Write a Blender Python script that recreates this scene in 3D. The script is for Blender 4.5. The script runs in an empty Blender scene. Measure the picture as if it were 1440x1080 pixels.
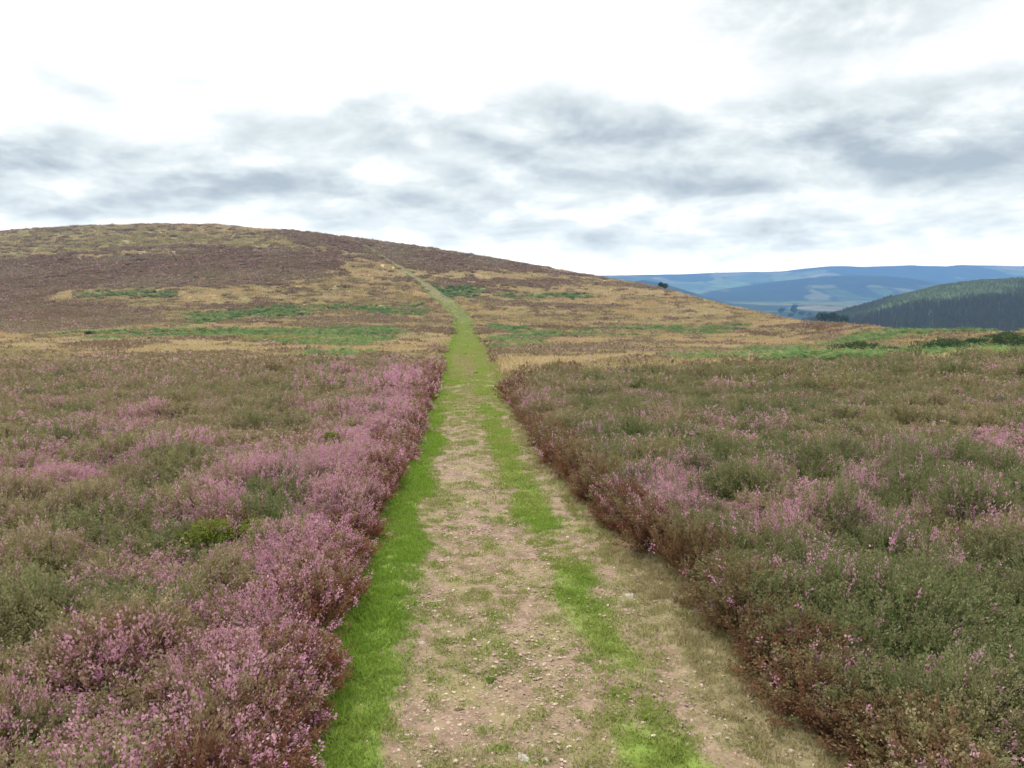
import bpy, math, random
import numpy as np
from mathutils import Vector

random.seed(7)
RNG = np.random.default_rng(11)
scene = bpy.context.scene
COL = scene.collection
R = math.radians

# ------------------------------------------------------------------ camera geometry
F = 1130.0                      # focal length in photo pixels (1440 wide)
TH = math.atan(140.0 / F)       # pitch: eye level lies at photo row 400
CT, ST = math.cos(TH), math.sin(TH)
EYE = 2.2


def row_slope(row):             # photo row -> dz/dy of the line of sight
    up = (540.0 - np.asarray(row, float)) / F
    return (-ST + up * CT) / (CT + up * ST)


def slope_row(s):
    s = np.asarray(s, float)
    return 540.0 - F * (ST + s * CT) / (CT - s * ST)


def pix_u(px, row):             # photo pixel -> x/y
    up = (540.0 - np.asarray(row, float)) / F
    return ((np.asarray(px, float) - 720.0) / F) / (CT + up * ST)


def project(x, y, z):
    dz = z - EYE
    y = np.maximum(y, 0.3)
    dep = y * CT - dz * ST
    dep = np.maximum(dep, 0.2)
    return 720.0 + F * x / dep, 540.0 - F * (y * ST + dz * CT) / dep


# ------------------------------------------------------------------ numpy noise
_perm = np.random.default_rng(3).random((256, 256))


def vnoise(x, y):
    xi = np.floor(x).astype(int); yi = np.floor(y).astype(int)
    fx = x - xi; fy = y - yi
    fx = fx * fx * (3 - 2 * fx); fy = fy * fy * (3 - 2 * fy)
    a = _perm[xi & 255, yi & 255]; b = _perm[(xi + 1) & 255, yi & 255]
    c = _perm[xi & 255, (yi + 1) & 255]; d = _perm[(xi + 1) & 255, (yi + 1) & 255]
    return (a * (1 - fx) + b * fx) * (1 - fy) + (c * (1 - fx) + d * fx) * fy


def fbm(x, y, oct=4, seed=0.0):
    s = 0.0; a = 0.5; t = 0.0
    x = np.asarray(x, float) + seed * 17.3; y = np.asarray(y, float) + seed * 9.7
    for i in range(oct):
        s = s + a * vnoise(x, y); t += a
        x = x * 2.03 + 5.1; y = y * 2.03 + 3.7; a *= 0.5
    return s / t


def sstep(a, b, x):
    t = np.clip((x - a) / (b - a), 0, 1)
    return t * t * (3 - 2 * t)


# ------------------------------------------------------------------ the lie of the land
SIL_PX = [-400, 0, 100, 200, 300, 400, 480, 600, 700, 800, 900, 950, 1000, 1060, 1130, 1200, 1300, 1440, 1900]
SIL_ROW = [352, 326, 320, 317, 318, 325, 334, 351, 366, 384, 402, 413, 426, 441, 454, 463, 471, 474, 480]
SIL_D = [480, 450, 450, 450, 440, 420, 400, 395, 390, 370, 330, 300, 262, 220, 172, 130, 95, 78, 70]
_su = pix_u(np.array(SIL_PX), np.array(SIL_ROW))
_uu = np.linspace(-1.3, 1.3, 1041)


def _smooth(a, n=17):
    k = np.hanning(n + 2)[1:-1]; k /= k.sum()
    p = np.pad(a, n // 2, mode='edge')
    return np.convolve(p, k, mode='valid')


_sil = _smooth(np.interp(_uu, _su, SIL_ROW))
_dis = _smooth(np.interp(_uu, _su, SIL_D))
_r30 = _smooth(np.interp(_uu, [-0.7, -0.05, 0.1, 0.4, 0.7], [526, 523, 521, 515, 512]))
_NK_Y = np.array([-30, 0, 3.6, 6, 8, 10, 12.5, 15, 18, 22, 26, 30.0])
_NK_Z = np.array([0.05, 0.05, 0.05, 0.04, -0.02, -0.11, -0.26, -0.41, -0.56, -0.72, -0.87, -1.03])
_ny = np.linspace(-30, 30, 1201)
_nz = _smooth(np.interp(_ny, _NK_Y, _NK_Z), 41)
_GS = np.array([0, .12, .268, .465, .62, .73, .848, .93, 1.0])
_GG = np.array([0, .06, .134, .24, .348, .49, .71, .88, 1.0])
_gs = np.linspace(0, 1, 401)
_gg = _smooth(np.interp(_gs, _GS, _GG), 41); _gg = (_gg - _gg[0]) / (_gg[-1] - _gg[0])


def ground(x, y, bumps=True):
    x = np.asarray(x, float); y = np.asarray(y, float)
    ye = np.maximum(y, 8.0)
    u = np.clip(x / ye, -1.29, 1.29)
    sil = np.interp(u, _uu, _sil); D = np.interp(u, _uu, _dis); r30 = np.interp(u, _uu, _r30)
    znear = np.interp(np.clip(y, -30, 30), _ny, _nz)
    z30 = EYE + row_slope(r30) * 30.0
    side = (z30 + 1.03) * sstep(8, 30, y)
    znear = znear + side
    yc = np.clip(y, 30.0, None)
    s = np.clip(np.log(yc / 30.0) / np.log(D / 30.0), 0, 1)
    row = r30 + (sil - r30) * np.interp(s, _gs, _gg)
    zf = EYE + row_slope(row) * np.minimum(yc, D)
    over = np.maximum(yc - D, 0)
    zf = zf + row_slope(sil) * over + 0.10 * over * np.exp(-over / 40.0) * 0 - 0.0009 * over * over - 0.02 * over
    z = np.where(y < 30.0, znear, zf)
    if bumps:
        z = z + (fbm(x * 0.35, y * 0.35, 3, 1) - 0.5) * 0.10 * sstep(2, 12, np.abs(x - 0.4))
        z = z + (fbm(x * 0.06, y * 0.06, 3, 2) - 0.5) * 0.9 * sstep(45, 120, y)
    return np.maximum(z, -72.0)


_yd = np.concatenate([np.linspace(0.6, 30, 400), np.geomspace(30.05, 520, 1200)])


def unproject(px, row):
    """photo pixel -> point on the moor (x, y)"""
    u = float(pix_u(px, row))
    z = ground(u * _yd, _yd, False)
    rr = slope_row((z - EYE) / _yd)
    rr = np.minimum.accumulate(rr)
    y = float(np.interp(-row, -rr, _yd))
    return u * y, y


# ------------------------------------------------------------------ the track's edges
TRK = [(1080, 404, 1200), (1000, 432, 1125), (900, 465, 1045), (850, 481, 990), (800, 498, 945), (750, 519, 887),
       (700, 539, 832), (650, 562, 782), (600, 586, 744), (560, 600, 718), (535, 609, 708), (515, 616, 704), (500, 620, 694),
       (488, 627, 682), (475, 634, 673), (462, 637, 668), (450, 636, 664), (440, 630, 656), (430, 620, 646), (420, 608, 632),
       (410, 599, 617), (400, 588, 601), (390, 576, 587), (380, 562, 571), (370, 547, 554.5), (360, 532, 537.5), (350, 516, 520.5),
       (342, 500, 504), (337, 486, 489.5)]
_tl = sorted((unproject(l, r)[1], unproject(l, r)[0]) for r, l, _ in TRK)
_tr = sorted((unproject(q, r)[1], unproject(q, r)[0]) for r, _, q in TRK)


def _ext(t):
    ys = [a for a, b in t]; xs = [b for a, b in t]
    k = (xs[3] - xs[0]) / (ys[3] - ys[0])
    return np.array([-12.0] + ys), np.array([xs[0] + k * (-12 - ys[0])] + xs)


_ly, _lx = _ext(_tl); _ry, _rx = _ext(_tr)
TRACK_END = min(_ly[-1], _ry[-1])


def track_edges(y, wob=True):
    y = np.asarray(y, float)
    l = np.interp(y, _ly, _lx); r = np.interp(y, _ry, _rx)
    if wob:
        l = l + (fbm(y * 0.9, 3.0 + 0 * y, 3, 4) - 0.5) * 0.09
        r = r + (fbm(y * 0.9, 8.0 + 0 * y, 3, 5) - 0.5) * 0.12
    return l, r


def track_t(x, y):
    l, r = track_edges(y)
    return (x - l) / (r - l)


def surface(x, y):
    """moor with the track worn a little into it"""
    z = ground(x, y)
    t = track_t(x, y)
    dip = sstep(-0.06, 0.08, t) * (1 - sstep(0.86, 1.08, t))
    rut = np.exp(-((t - .3) / .1) ** 2) + np.exp(-((t - .56) / .1) ** 2)
    return z - (0.07 * dip + 0.02 * rut) * (1 - sstep(40, 120, y))


def bottom_z(x, y):
    return float(surface(np.array([x]), np.array([y]))[0])


# ------------------------------------------------------------------ mesh helpers
def tag(o, label, cat, kind=None, group=None):
    o['label'] = label; o['category'] = cat
    if kind: o['kind'] = kind
    if group: o['group'] = group
    return o


def mesh_arr(name, verts, faces, smooth=False):
    """faces: (n,k) int array, all the same size"""
    me = bpy.data.meshes.new(name)
    verts = np.asarray(verts, np.float32); faces = np.asarray(faces, np.int32)
    n, k = faces.shape
    me.vertices.add(len(verts)); me.vertices.foreach_set('co', verts.ravel())
    me.loops.add(n * k); me.loops.foreach_set('vertex_index', faces.ravel())
    me.polygons.add(n)
    me.polygons.foreach_set('loop_start', np.arange(0, n * k, k, dtype=np.int32))
    if smooth: me.polygons.foreach_set('use_smooth', np.ones(n, bool))
    me.update(calc_edges=True)
    return me


def attr_vec(me, name, arr):
    a = me.attributes.new(name, 'FLOAT_VECTOR', 'POINT'); a.data.foreach_set('vector', np.asarray(arr, np.float32).ravel())


def attr_f(me, name, arr):
    a = me.attributes.new(name, 'FLOAT', 'POINT'); a.data.foreach_set('value', np.asarray(arr, np.float32).ravel())


def attr_i(me, name, arr):
    a = me.attributes.new(name, 'INT', 'POINT'); a.data.foreach_set('value', np.asarray(arr, np.int32).ravel())


def link(name, me, m=None, parent=None):
    o = bpy.data.objects.new(name, me); COL.objects.link(o)
    if m: me.materials.append(m)
    if parent: o.parent = parent
    return o


def quad_verts(pos, axis, side, ln, wd):
    """(n,3) arrays -> (n*4,3) diamond-ish leaf quads"""
    a = axis * ln[:, None]; s = side * wd[:, None] * 0.5
    q = np.stack([pos, pos + a * 0.45 + s, pos + a, pos + a * 0.45 - s], 1)
    return q.reshape(-1, 3)


def norm(v):
    return v / np.maximum(np.linalg.norm(v, axis=-1, keepdims=True), 1e-9)


def rand_dir(n, rng):
    return norm(rng.normal(size=(n, 3)))


# ------------------------------------------------------------------ material helpers
class NT:
    def __init__(s, name, world=False):
        if world:
            s.m = bpy.data.worlds.new(name)
        else:
            s.m = bpy.data.materials.new(name)
        s.m.use_nodes = True
        s.t = s.m.node_tree; s.t.nodes.clear()

    def n(s, typ, **kw):
        nd = s.t.nodes.new(typ)
        for k, v in kw.items():
            setattr(nd, k, v)
        return nd

    def l(s, a, b):
        s.t.links.new(a, b)

    def put(s, sock, v):
        if hasattr(v, 'is_output') or isinstance(v, bpy.types.NodeSocket):
            s.l(v, sock)
        else:
            if isinstance(v, tuple) and len(v) == 3 and sock.type == 'RGBA': v = v + (1,)
            sock.default_value = v

    def math(s, op, a, b=0.0, c=None, clamp=False):
        nd = s.n('ShaderNodeMath', operation=op, use_clamp=clamp)
        s.put(nd.inputs[0], a); s.put(nd.inputs[1], b)
        if c is not None: s.put(nd.inputs[2], c)
        return nd.outputs[0]

    def vmath(s, op, a, b=None, scale=None):
        nd = s.n('ShaderNodeVectorMath', operation=op)
        s.put(nd.inputs[0], a)
        if b is not None: s.put(nd.inputs[1], b)
        if scale is not None: s.put(nd.inputs[3], scale)
        return nd.outputs[0]

    def mix(s, fac, a, b, blend='MIX'):
        nd = s.n('ShaderNodeMix', data_type='RGBA', blend_type=blend)
        s.put(nd.inputs[0], fac); s.put(nd.inputs[6], a); s.put(nd.inputs[7], b)
        return nd.outputs[2]

    def rng(s, v, a, b, c=0.0, d=1.0, smooth=True):
        nd = s.n('ShaderNodeMapRange', interpolation_type='SMOOTHSTEP' if smooth else 'LINEAR')
        s.put(nd.inputs[0], v)
        for i, q in enumerate((a, b, c, d)): s.put(nd.inputs[1 + i], q)
        return nd.outputs[0]

    def noise(s, vec, scale, detail=4.0, rough=0.55, dist=0.0):
        nd = s.n('ShaderNodeTexNoise')
        if vec is not None: s.l(vec, nd.inputs['Vector'])
        nd.inputs['Scale'].default_value = scale; nd.inputs['Detail'].default_value = detail
        nd.inputs['Roughness'].default_value = rough; nd.inputs['Distortion'].default_value = dist
        return nd.outputs[0]

    def attr(s, name, inst=False):
        nd = s.n('ShaderNodeAttribute', attribute_name=name, attribute_type='INSTANCER' if inst else 'GEOMETRY')
        return nd

    def sep(s, v):
        nd = s.n('ShaderNodeSeparateXYZ'); s.l(v, nd.inputs[0]); return nd.outputs

    def leaf_out(s, col, trans=0.25, rough=0.6, spec=0.2):
        p = s.n('ShaderNodeBsdfDiffuse'); s.put(p.inputs['Color'], col)
        t = s.n('ShaderNodeBsdfTranslucent'); s.put(t.inputs['Color'], col)
        mx = s.n('ShaderNodeMixShader'); mx.inputs[0].default_value = trans
        s.l(p.outputs[0], mx.inputs[1]); s.l(t.outputs[0], mx.inputs[2])
        o = s.n('ShaderNodeOutputMaterial'); s.l(mx.outputs[0], o.inputs[0])
        return s.m

    def solid_out(s, col, rough=0.9, spec=0.2, bump=None, bstr=0.3, bdist=0.02):
        p = s.n('ShaderNodeBsdfPrincipled'); s.put(p.inputs['Base Color'], col)
        s.put(p.inputs['Roughness'], rough)
        p.inputs['Specular IOR Level'].default_value = spec
        if bump is not None:
            b = s.n('ShaderNodeBump'); b.inputs['Strength'].default_value = bstr; b.inputs['Distance'].default_value = bdist
            s.l(bump, b.inputs['Height']); s.l(b.outputs[0], p.inputs['Normal'])
        o = s.n('ShaderNodeOutputMaterial'); s.l(p.outputs[0], o.inputs[0])
        return s.m


def mat_heather():
    t = NT('heather_sprigs')
    tip, rnd, hf = t.sep(t.attr('part').outputs['Vector'])
    bloom, green, rust = t.sep(t.attr('tint', True).outputs['Vector'])
    oi = t.n('ShaderNodeObjectInfo').outputs['Random']
    geo = t.n('ShaderNodeNewGeometry').outputs['Position']
    isf = t.math('MULTIPLY', tip, t.math('LESS_THAN', rnd, bloom))
    fol = t.mix(t.rng(green, 0.0, 0.55), (0.250, 0.205, 0.098), (0.235, 0.230, 0.070))
    fol = t.mix(t.rng(green, 0.5, 1.0), fol, (0.112, 0.178, 0.048))
    var = t.math('MULTIPLY_ADD', rnd, 0.7, 0.65)
    vm = t.vmath('SCALE', fol, None, var)
    dead = t.mix(t.math('POWER', t.math('FRACT', t.math('MULTIPLY', rnd, 7.3)), 2.0), (0.22, 0.165, 0.095), (0.48, 0.37, 0.26))
    dead = t.mix(t.math('MULTIPLY', green, 0.6), dead, (0.12, 0.13, 0.05))
    col = t.mix(t.math('MULTIPLY', tip, 0.8), vm, dead)
    r2 = t.math('FRACT', t.math('MULTIPLY', rnd, 13.7))
    rc = t.mix(r2, (0.225, 0.095, 0.055), (0.13, 0.062, 0.040))
    rf = t.math('MINIMUM', t.math('MULTIPLY', rust, t.rng(hf, 1.15, 0.5)), 1.0)
    col = t.mix(rf, col, rc)
    fc = t.mix(r2, (0.49, 0.22, 0.335), (0.57, 0.32, 0.365))
    fc = t.mix(t.math('MULTIPLY', oi, 0.7), fc, (0.40, 0.25, 0.24))
    col = t.mix(isf, col, fc)
    return t.leaf_out(col, 0.28, 0.7, 0.12)


def mat_tuft(name, base, cols, trans=0.3):
    """tint.x picks between cols[0] and cols[1], tint.y towards cols[2]; part.y is a per-blade random"""
    t = NT(name)
    tip, rnd, hf = t.sep(t.attr('part').outputs['Vector'])
    a, b, c = t.sep(t.attr('tint', True).outputs['Vector'])
    col = t.mix(a, cols[0], cols[1]); col = t.mix(b, col, cols[2])
    col = t.vmath('SCALE', col, None, t.math('MULTIPLY_ADD', rnd, 0.6, 0.7))
    return t.leaf_out(col, trans, 0.65, 0.15)


# ------------------------------------------------------------------ scatter (ground cover only)
def tree_group():
    g = bpy.data.node_groups.get('ground_cover')
    if g: return g
    g = bpy.data.node_groups.new('ground_cover', 'GeometryNodeTree')
    g.interface.new_socket('Geometry', in_out='INPUT', socket_type='NodeSocketGeometry')
    g.interface.new_socket('Plants', in_out='INPUT', socket_type='NodeSocketCollection')
    g.interface.new_socket('Geometry', in_out='OUTPUT', socket_type='NodeSocketGeometry')
    N = g.nodes; L = g.links
    gi = N.new('NodeGroupInput'); go = N.new('NodeGroupOutput')
    ci = N.new('GeometryNodeCollectionInfo'); ci.inputs['Separate Children'].default_value = True
    ci.inputs['Reset Children'].default_value = True
    L.new(gi.outputs['Plants'], ci.inputs['Collection'])
    ip = N.new('GeometryNodeInstanceOnPoints'); ip.inputs['Pick Instance'].default_value = True

    def na(nm, ty):
        a = N.new('GeometryNodeInputNamedAttribute'); a.data_type = ty; a.inputs['Name'].default_value = nm
        return a.outputs['Attribute']
    L.new(gi.outputs['Geometry'], ip.inputs['Points'])
    L.new(ci.outputs[0], ip.inputs['Instance'])
    L.new(na('idx', 'INT'), ip.inputs['Instance Index'])
    e = N.new('FunctionNodeEulerToRotation'); L.new(na('rot', 'FLOAT_VECTOR'), e.inputs[0])
    L.new(e.outputs[0], ip.inputs['Rotation'])
    L.new(na('scl', 'FLOAT_VECTOR'), ip.inputs['Scale'])
    L.new(ip.outputs[0], go.inputs[0])
    return g


def scatter(name, pts, rot, scl, idx, tint, sources, label, cat):
    me = bpy.data.meshes.new(name)
    me.vertices.add(len(pts)); me.vertices.foreach_set('co', np.asarray(pts, np.float32).ravel())
    attr_vec(me, 'rot', rot); attr_vec(me, 'scl', scl); attr_i(me, 'idx', idx); attr_vec(me, 'tint', tint)
    o = link(name, me)
    c = bpy.data.collections.new(name + '_sources')
    for i, s in enumerate(sources): c.objects.link(s)
    md = o.modifiers.new('ground_cover', 'NODES'); md.node_group = tree_group()
    for it in md.node_group.interface.items_tree:
        if it.item_type == 'SOCKET' and it.in_out == 'INPUT' and it.name == 'Plants':
            md[it.identifier] = c
    tag(o, label, cat, 'stuff')
    return o


def source(name, i, verts, faces, part, m):
    me = mesh_arr('%s_%02d' % (name, i), verts, faces)
    attr_vec(me, 'part', part)
    me.materials.append(m)
    return bpy.data.objects.new('%s_%02d' % (name, i), me)


def clump(rng, n, nl, rad, h, leaf, flop=0.6, tip0=0.70):
    """a heather clump: n wiry sprigs, each with nl small leaf / flower faces"""
    ang = rng.random(n) * 2 * math.pi; rr = np.sqrt(rng.random(n)) * rad
    base = np.stack([np.cos(ang) * rr * 0.55, np.sin(ang) * rr * 0.55, np.zeros(n)], 1)
    hh = h * rng.uniform(0.66, 1.18, n) * (1 - 0.38 * (rr / rad) ** 2)
    out = np.stack([np.cos(ang), np.sin(ang), np.zeros(n)], 1)
    topp = base + out * (rr * flop + rng.normal(0, 0.02, n))[:, None] * 1.0 + rng.normal(0, rad * .24, (n, 3)) * [1, 1, 0]
    topp[:, 2] = hh
    rnd = rng.random(n)
    V = []; P = []
    t = rng.random((n, nl)); t = 0.18 + 0.82 * t ** 0.7
    tt = t.ravel(); k = np.repeat(np.arange(n), nl)
    d = topp[k] - base[k]
    pos = base[k] + d * tt[:, None] + out[k] * (np.sin(tt * math.pi) * 0.12 * rad)[:, None]
    ax = norm(norm(d) * 0.85 + rand_dir(len(tt), rng) * 0.65)
    sd = norm(np.cross(ax, rand_dir(len(tt), rng)))
    ln = leaf * rng.uniform(0.7, 1.5, len(tt))
    tipm = (tt > tip0).astype(float)
    pos = pos + rng.normal(0,   .038 * rad, pos.shape) * (.35 + tipm)[:, None]
    wd = ln * np.where(tipm > 0, 0.75, 0.5)
    V.append(quad_verts(pos, ax, sd, ln, wd))
    P.append(np.repeat(np.stack([tipm, rnd[k], tt * hh[k] / h], 1), 4, 0))
    # stems
    ax = d[::nl]; sd = norm(np.cross(ax, rand_dir(n, rng)))
    w = 0.0022 + leaf * 0.08
    q = np.stack([base - sd * w, base + sd * w, topp + sd * w * .4, topp - sd * w * .4], 1).reshape(-1, 3)
    V.append(q)
    P.append(np.repeat(np.stack([np.zeros(n), rnd, np.full(n, .2)], 1), 4, 0))
    V = np.concatenate(V); P = np.concatenate(P)
    return V, np.arange(len(V)).reshape(-1, 4), P


def grass(rng, n, rad, h, w, lean=0.5):
    ang = rng.random(n) * 2 * math.pi; rr = np.sqrt(rng.random(n)) * rad
    b = np.stack([np.cos(ang) * rr, np.sin(ang) * rr, np.full(n, -0.01)], 1)
    a2 = rng.random(n) * 2 * math.pi
    hh = h * rng.uniform(0.5, 1.15, n)
    le = np.stack([np.cos(a2), np.sin(a2), np.zeros(n)], 1) * (hh * lean * rng.random(n) ** .7)[:, None]
    sd = np.stack([-np.sin(a2), np.cos(a2), np.zeros(n)], 1) * w
    m = b + le * 0.35; m[:, 2] += hh * 0.6
    tp = b + le; tp[:, 2] += hh
    q1 = np.stack([b - sd, b + sd, m + sd * .75, m - sd * .75], 1).reshape(-1, 3)
    q2 = np.stack([m - sd * .75, m + sd * .75, tp + sd * .1, tp - sd * .1], 1).reshape(-1, 3)
    rnd = rng.random(n)
    P = np.repeat(np.stack([np.zeros(n), rnd, np.ones(n)], 1), 4, 0)
    V = np.concatenate([q1, q2]); P = np.concatenate([P, P])
    return V, np.arange(len(V)).reshape(-1, 4), P


def bracken(rng, nf, ln=0.85, npin=16):
    """arching fronds with paired leaflets"""
    V = []; P = []
    for f in range(nf):
        a = rng.random() * 2 * math.pi; L = ln * rng.uniform(.7, 1.15); r = rng.random()
        o = np.array([math.cos(a), math.sin(a), 0]); s = np.array([-math.sin(a), math.cos(a), 0])
        t = np.linspace(0.25, 1, npin)
        h = L * (0.95 * t - 0.42 * t * t) ; out = L * 0.75 * t ** 1.6
        pos = o[None] * out[:, None]; pos[:, 2] = h
        pl = L * 0.36 * (1.08 - t) ** 0.8 + 0.02
        for sg in (-1, 1):
            ax = norm(s[None] * sg + o[None] * 0.45 + np.array([0, 0, -0.15]) + rng.normal(0, .12, (npin, 3)))
            sd = norm(np.cross(ax, np.array([[0, 0, 1.0]]) + rng.normal(0, .25, (npin, 3))))
            V.append(quad_verts(pos, ax, sd, pl, np.maximum(pl * 0.32, 0.035)))
            P.append(np.repeat(np.stack([np.zeros(npin), np.clip(r + rng.normal(0, .12, npin), 0, 1), np.ones(npin)], 1), 4, 0))
        w = 0.008
        b = np.zeros(3); e = pos[-1]; mid = pos[npin // 3]
        for p0, p1 in ((b, mid), (mid, e)):
            V.append(np.array([p0 - s * w, p0 + s * w, p1 + s * w, p1 - s * w])); P.append(np.tile([[0, r, .3]], (4, 1)))
    V = np.concatenate(V); P = np.concatenate(P)
    return V, np.arange(len(V)).reshape(-1, 4), P


# ------------------------------------------------------------------ vegetation zones of the moor
HEATH_L = ([-300, 0, 300, 450, 540, 612, 640], [526, 528, 530, 524, 519, 524, 530])      # far limit of the near heather (ground rows)
HEATH_R = ([690, 712, 740, 860, 1000, 1200, 1440, 1800], [575, 556, 541, 533, 526, 517, 512, 508])


def near_heath(px, row):
    lim = np.where(px < 660, np.interp(px, *HEATH_L), np.interp(px, *HEATH_R))
    return row - lim - (fbm(px / 38.0, 0 * px + 2.2, 3, 55) - .5) * 9 - (fbm(px / 9.0, row / 4.0, 2, 56) - .5) * 7


ZONES = [  # class, polygon in the plan of the hill as seen; later wins
    ('olive', [(-200, 322), (200, 318), (420, 334), (440, 352), (380, 356), (250, 352), (120, 358), (60, 372), (-200, 372)]),
    ('heath', [(380, 326), (490, 333), (560, 372), (600, 395), (520, 360), (470, 350), (430, 346)]),
    ('heath', [(-200, 372), (60, 366), (140, 350), (260, 346), (380, 352), (470, 360), (490, 372), (460, 392), (400, 400), (250, 404), (120, 410), (60, 425), (160, 428), (230, 446), (200, 462), (60, 472), (-200, 472)]),
    ('straw', [(60, 356), (440, 352), (420, 357), (100, 362)]),
    ('heath', [(492, 333), (600, 350), (700, 365), (800, 383), (860, 393), (820, 392), (700, 381), (600, 383), (560, 372)]),
    ('straw', [(470, 352), (530, 362), (590, 402), (570, 405), (500, 395), (470, 378)]),
    ('straw', [(600, 386), (700, 383), (760, 388), (740, 393), (640, 392)]),
    ('heath', [(640, 394), (720, 392), (800, 396), (770, 402), (690, 402)]),
    ('green', [(110, 418), (170, 410), (240, 410), (270, 418), (220, 432), (130, 428)]),
    ('green', [(250, 446), (330, 435), (480, 430), (600, 428), (600, 446), (480, 444), (360, 450), (270, 460)]),
    ('green', [(70, 474), (180, 467), (300, 464), (420, 466), (560, 464), (580, 474), (420, 486), (300, 480), (140, 484)]),
    ('green', [(330, 480), (420, 472), (560, 480), (540, 492), (400, 490)]),
    ('straw', [(-200, 474), (60, 474), (110, 484), (300, 484), (520, 494), (600, 470), (634, 466), (622, 500), (608, 516), (540, 503), (420, 497), (330, 500), (200, 518), (60, 518), (-200, 512)]),
    ('heath', [(100, 490), (200, 486), (260, 490), (190, 498), (120, 498)]),
    ('olive', [(270, 512), (360, 502), (500, 500), (530, 508), (420, 518)]),
    ('green', [(430, 504), (520, 497), (545, 507), (470, 514)]),
    ('olive', [(-200, 498), (60, 500), (140, 510), (60, 520), (-200, 520)]),
    # right of the track
    ('green', [(612, 404), (680, 404), (700, 412), (690, 420), (640, 420), (622, 416)]),
    ('green', [(720, 413), (860, 412), (860, 421), (760, 424), (710, 420)]),
    ('straw', [(860, 402), (950, 416), (1060, 446), (1160, 460), (1060, 462), (900, 452), (800, 430), (830, 412)]),
    ('green', [(700, 456), (800, 464), (960, 458), (1060, 460), (1040, 472), (900, 476), (760, 474), (690, 468)]),
    ('green', [(690, 460), (760, 462), (780, 478), (740, 496), (690, 494), (690, 480), (720, 474)]),
    ('straw', [(790, 478), (960, 474), (1160, 474), (1180, 486), (1100, 494), (960, 496), (800, 498), (700, 522), (690, 516), (716, 502), (770, 488)]),
    ('heath', [(700, 506), (730, 494), (800, 488), (880, 486), (900, 496), (820, 502), (740, 508), (706, 514)]),
    ('straw', [(700, 520), (720, 508), (860, 502), (880, 516), (760, 528), (716, 536)]),
    ('straw', [(655, 480), (690, 480), (692, 500), (670, 510), (655, 500)]),
    ('olive', [(1000, 466), (1200, 466), (1200, 478), (1100, 474)]),
    ('olive', [(880, 508), (1000, 498), (1060, 510), (960, 518)]),
    ('green', [(940, 508), (1100, 490), (1180, 484), (1240, 466), (1330, 462), (1900, 462), (1900, 540), (1440, 535), (1200, 535), (1060, 535), (960, 520)]),
]


def in_poly(px, py, poly):
    ins = np.zeros(px.shape, bool)
    n = len(poly)
    for i in range(n):
        x1, y1 = poly[i]; x2, y2 = poly[(i + 1) % n]
        if y1 == y2: continue
        c = ((y1 > py) != (y2 > py)) & (px < (x2 - x1) * (py - y1) / (y2 - y1) + x1)
        ins ^= c
    return ins


CLS = {'olive': 0, 'straw': 1, 'heath': 2, 'green': 3}


def zone(x, y, z):
    """vegetation class of points on the hill"""
    px, py = project(x, y, z)
    f = 1.0 + 0 * x
    qx = px + (fbm(x * .05, y * .05, 4, 6) - .5) * 90 + (fbm(x * .3, y * .3, 3, 7) - .5) * 14
    qy = py + (fbm(x * .05, y * .05, 3, 8) - .5) * 12 + (fbm(x * .35, y * .35, 3, 9) - .5) * 3
    b = fbm(x * .025, y * .05, 4, 12); b2 = fbm(x * .05, y * .11, 4, 13)
    c = np.where(b2 > .56, 0, 1)
    c = np.where(b > .60, 2, c)
    c = np.where((b2 < .36), 3 * (b2 < .33) + 2 * (b2 >= .33), c)
    for nm, poly in ZONES:
        c = np.where(in_poly(qx, qy, poly), CLS[nm], c)
    # small patches break every zone
    c = np.where((c == 1) & (b2 > .65), 0, c); c = np.where((c == 1) & (b > .66), 2, c); c = np.where((c == 3) & (b2 < .36), 0, c)
    b3 = fbm(x * .3, y * .3, 3, 14); b4 = fbm(x * .22, y * .22, 3, 15)
    c = np.where((b3 > .68) & (c != 2), 0, c); c = np.where((b3 < .27) & (c != 2), 1, c); c = np.where((b4 > .72) & (c != 3), 2, c)
    return c


ZCOL = np.array([[.19, .165, .065], [.39, .28, .14], [.15, .095, .062], [.125, .165, .06]])

# ------------------------------------------------------------------ MOOR (ground sheet)
us = np.concatenate([np.linspace(-1.28, -.72, 30), np.linspace(-.70, .70, 430), np.linspace(.72, 1.28, 30)])
ys = np.concatenate([np.linspace(-12, 1.5, 28), np.linspace(1.8, 30, 190), np.geomspace(30.3, 520, 300), np.geomspace(540, 1400, 30)])
UU, YY = np.meshgrid(us, ys)
XX = UU * np.maximum(YY, 8.0)
ZZ = surface(XX, YY)
zc = zone(XX.ravel(), YY.ravel(), ZZ.ravel())
colr = ZCOL[zc]
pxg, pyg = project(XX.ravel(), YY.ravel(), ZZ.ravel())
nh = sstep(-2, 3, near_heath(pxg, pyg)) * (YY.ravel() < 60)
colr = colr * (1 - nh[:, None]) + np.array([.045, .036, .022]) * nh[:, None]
nr, nc = XX.shape
idx = np.arange(nr * nc).reshape(nr, nc)
faces = np.stack([idx[:-1, :-1], idx[:-1, 1:], idx[1:, 1:], idx[1:, :-1]], -1).reshape(-1, 4)
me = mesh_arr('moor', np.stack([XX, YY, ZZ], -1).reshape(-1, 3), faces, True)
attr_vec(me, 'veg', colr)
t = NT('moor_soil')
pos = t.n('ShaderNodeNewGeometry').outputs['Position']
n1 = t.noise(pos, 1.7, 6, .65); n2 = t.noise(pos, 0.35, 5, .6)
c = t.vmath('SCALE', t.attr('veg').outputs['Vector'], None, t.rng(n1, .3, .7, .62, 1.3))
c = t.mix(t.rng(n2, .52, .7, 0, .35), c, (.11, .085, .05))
moor = link('moor', me, t.solid_out(c, .95, .1, n1, .8, .12))
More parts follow.
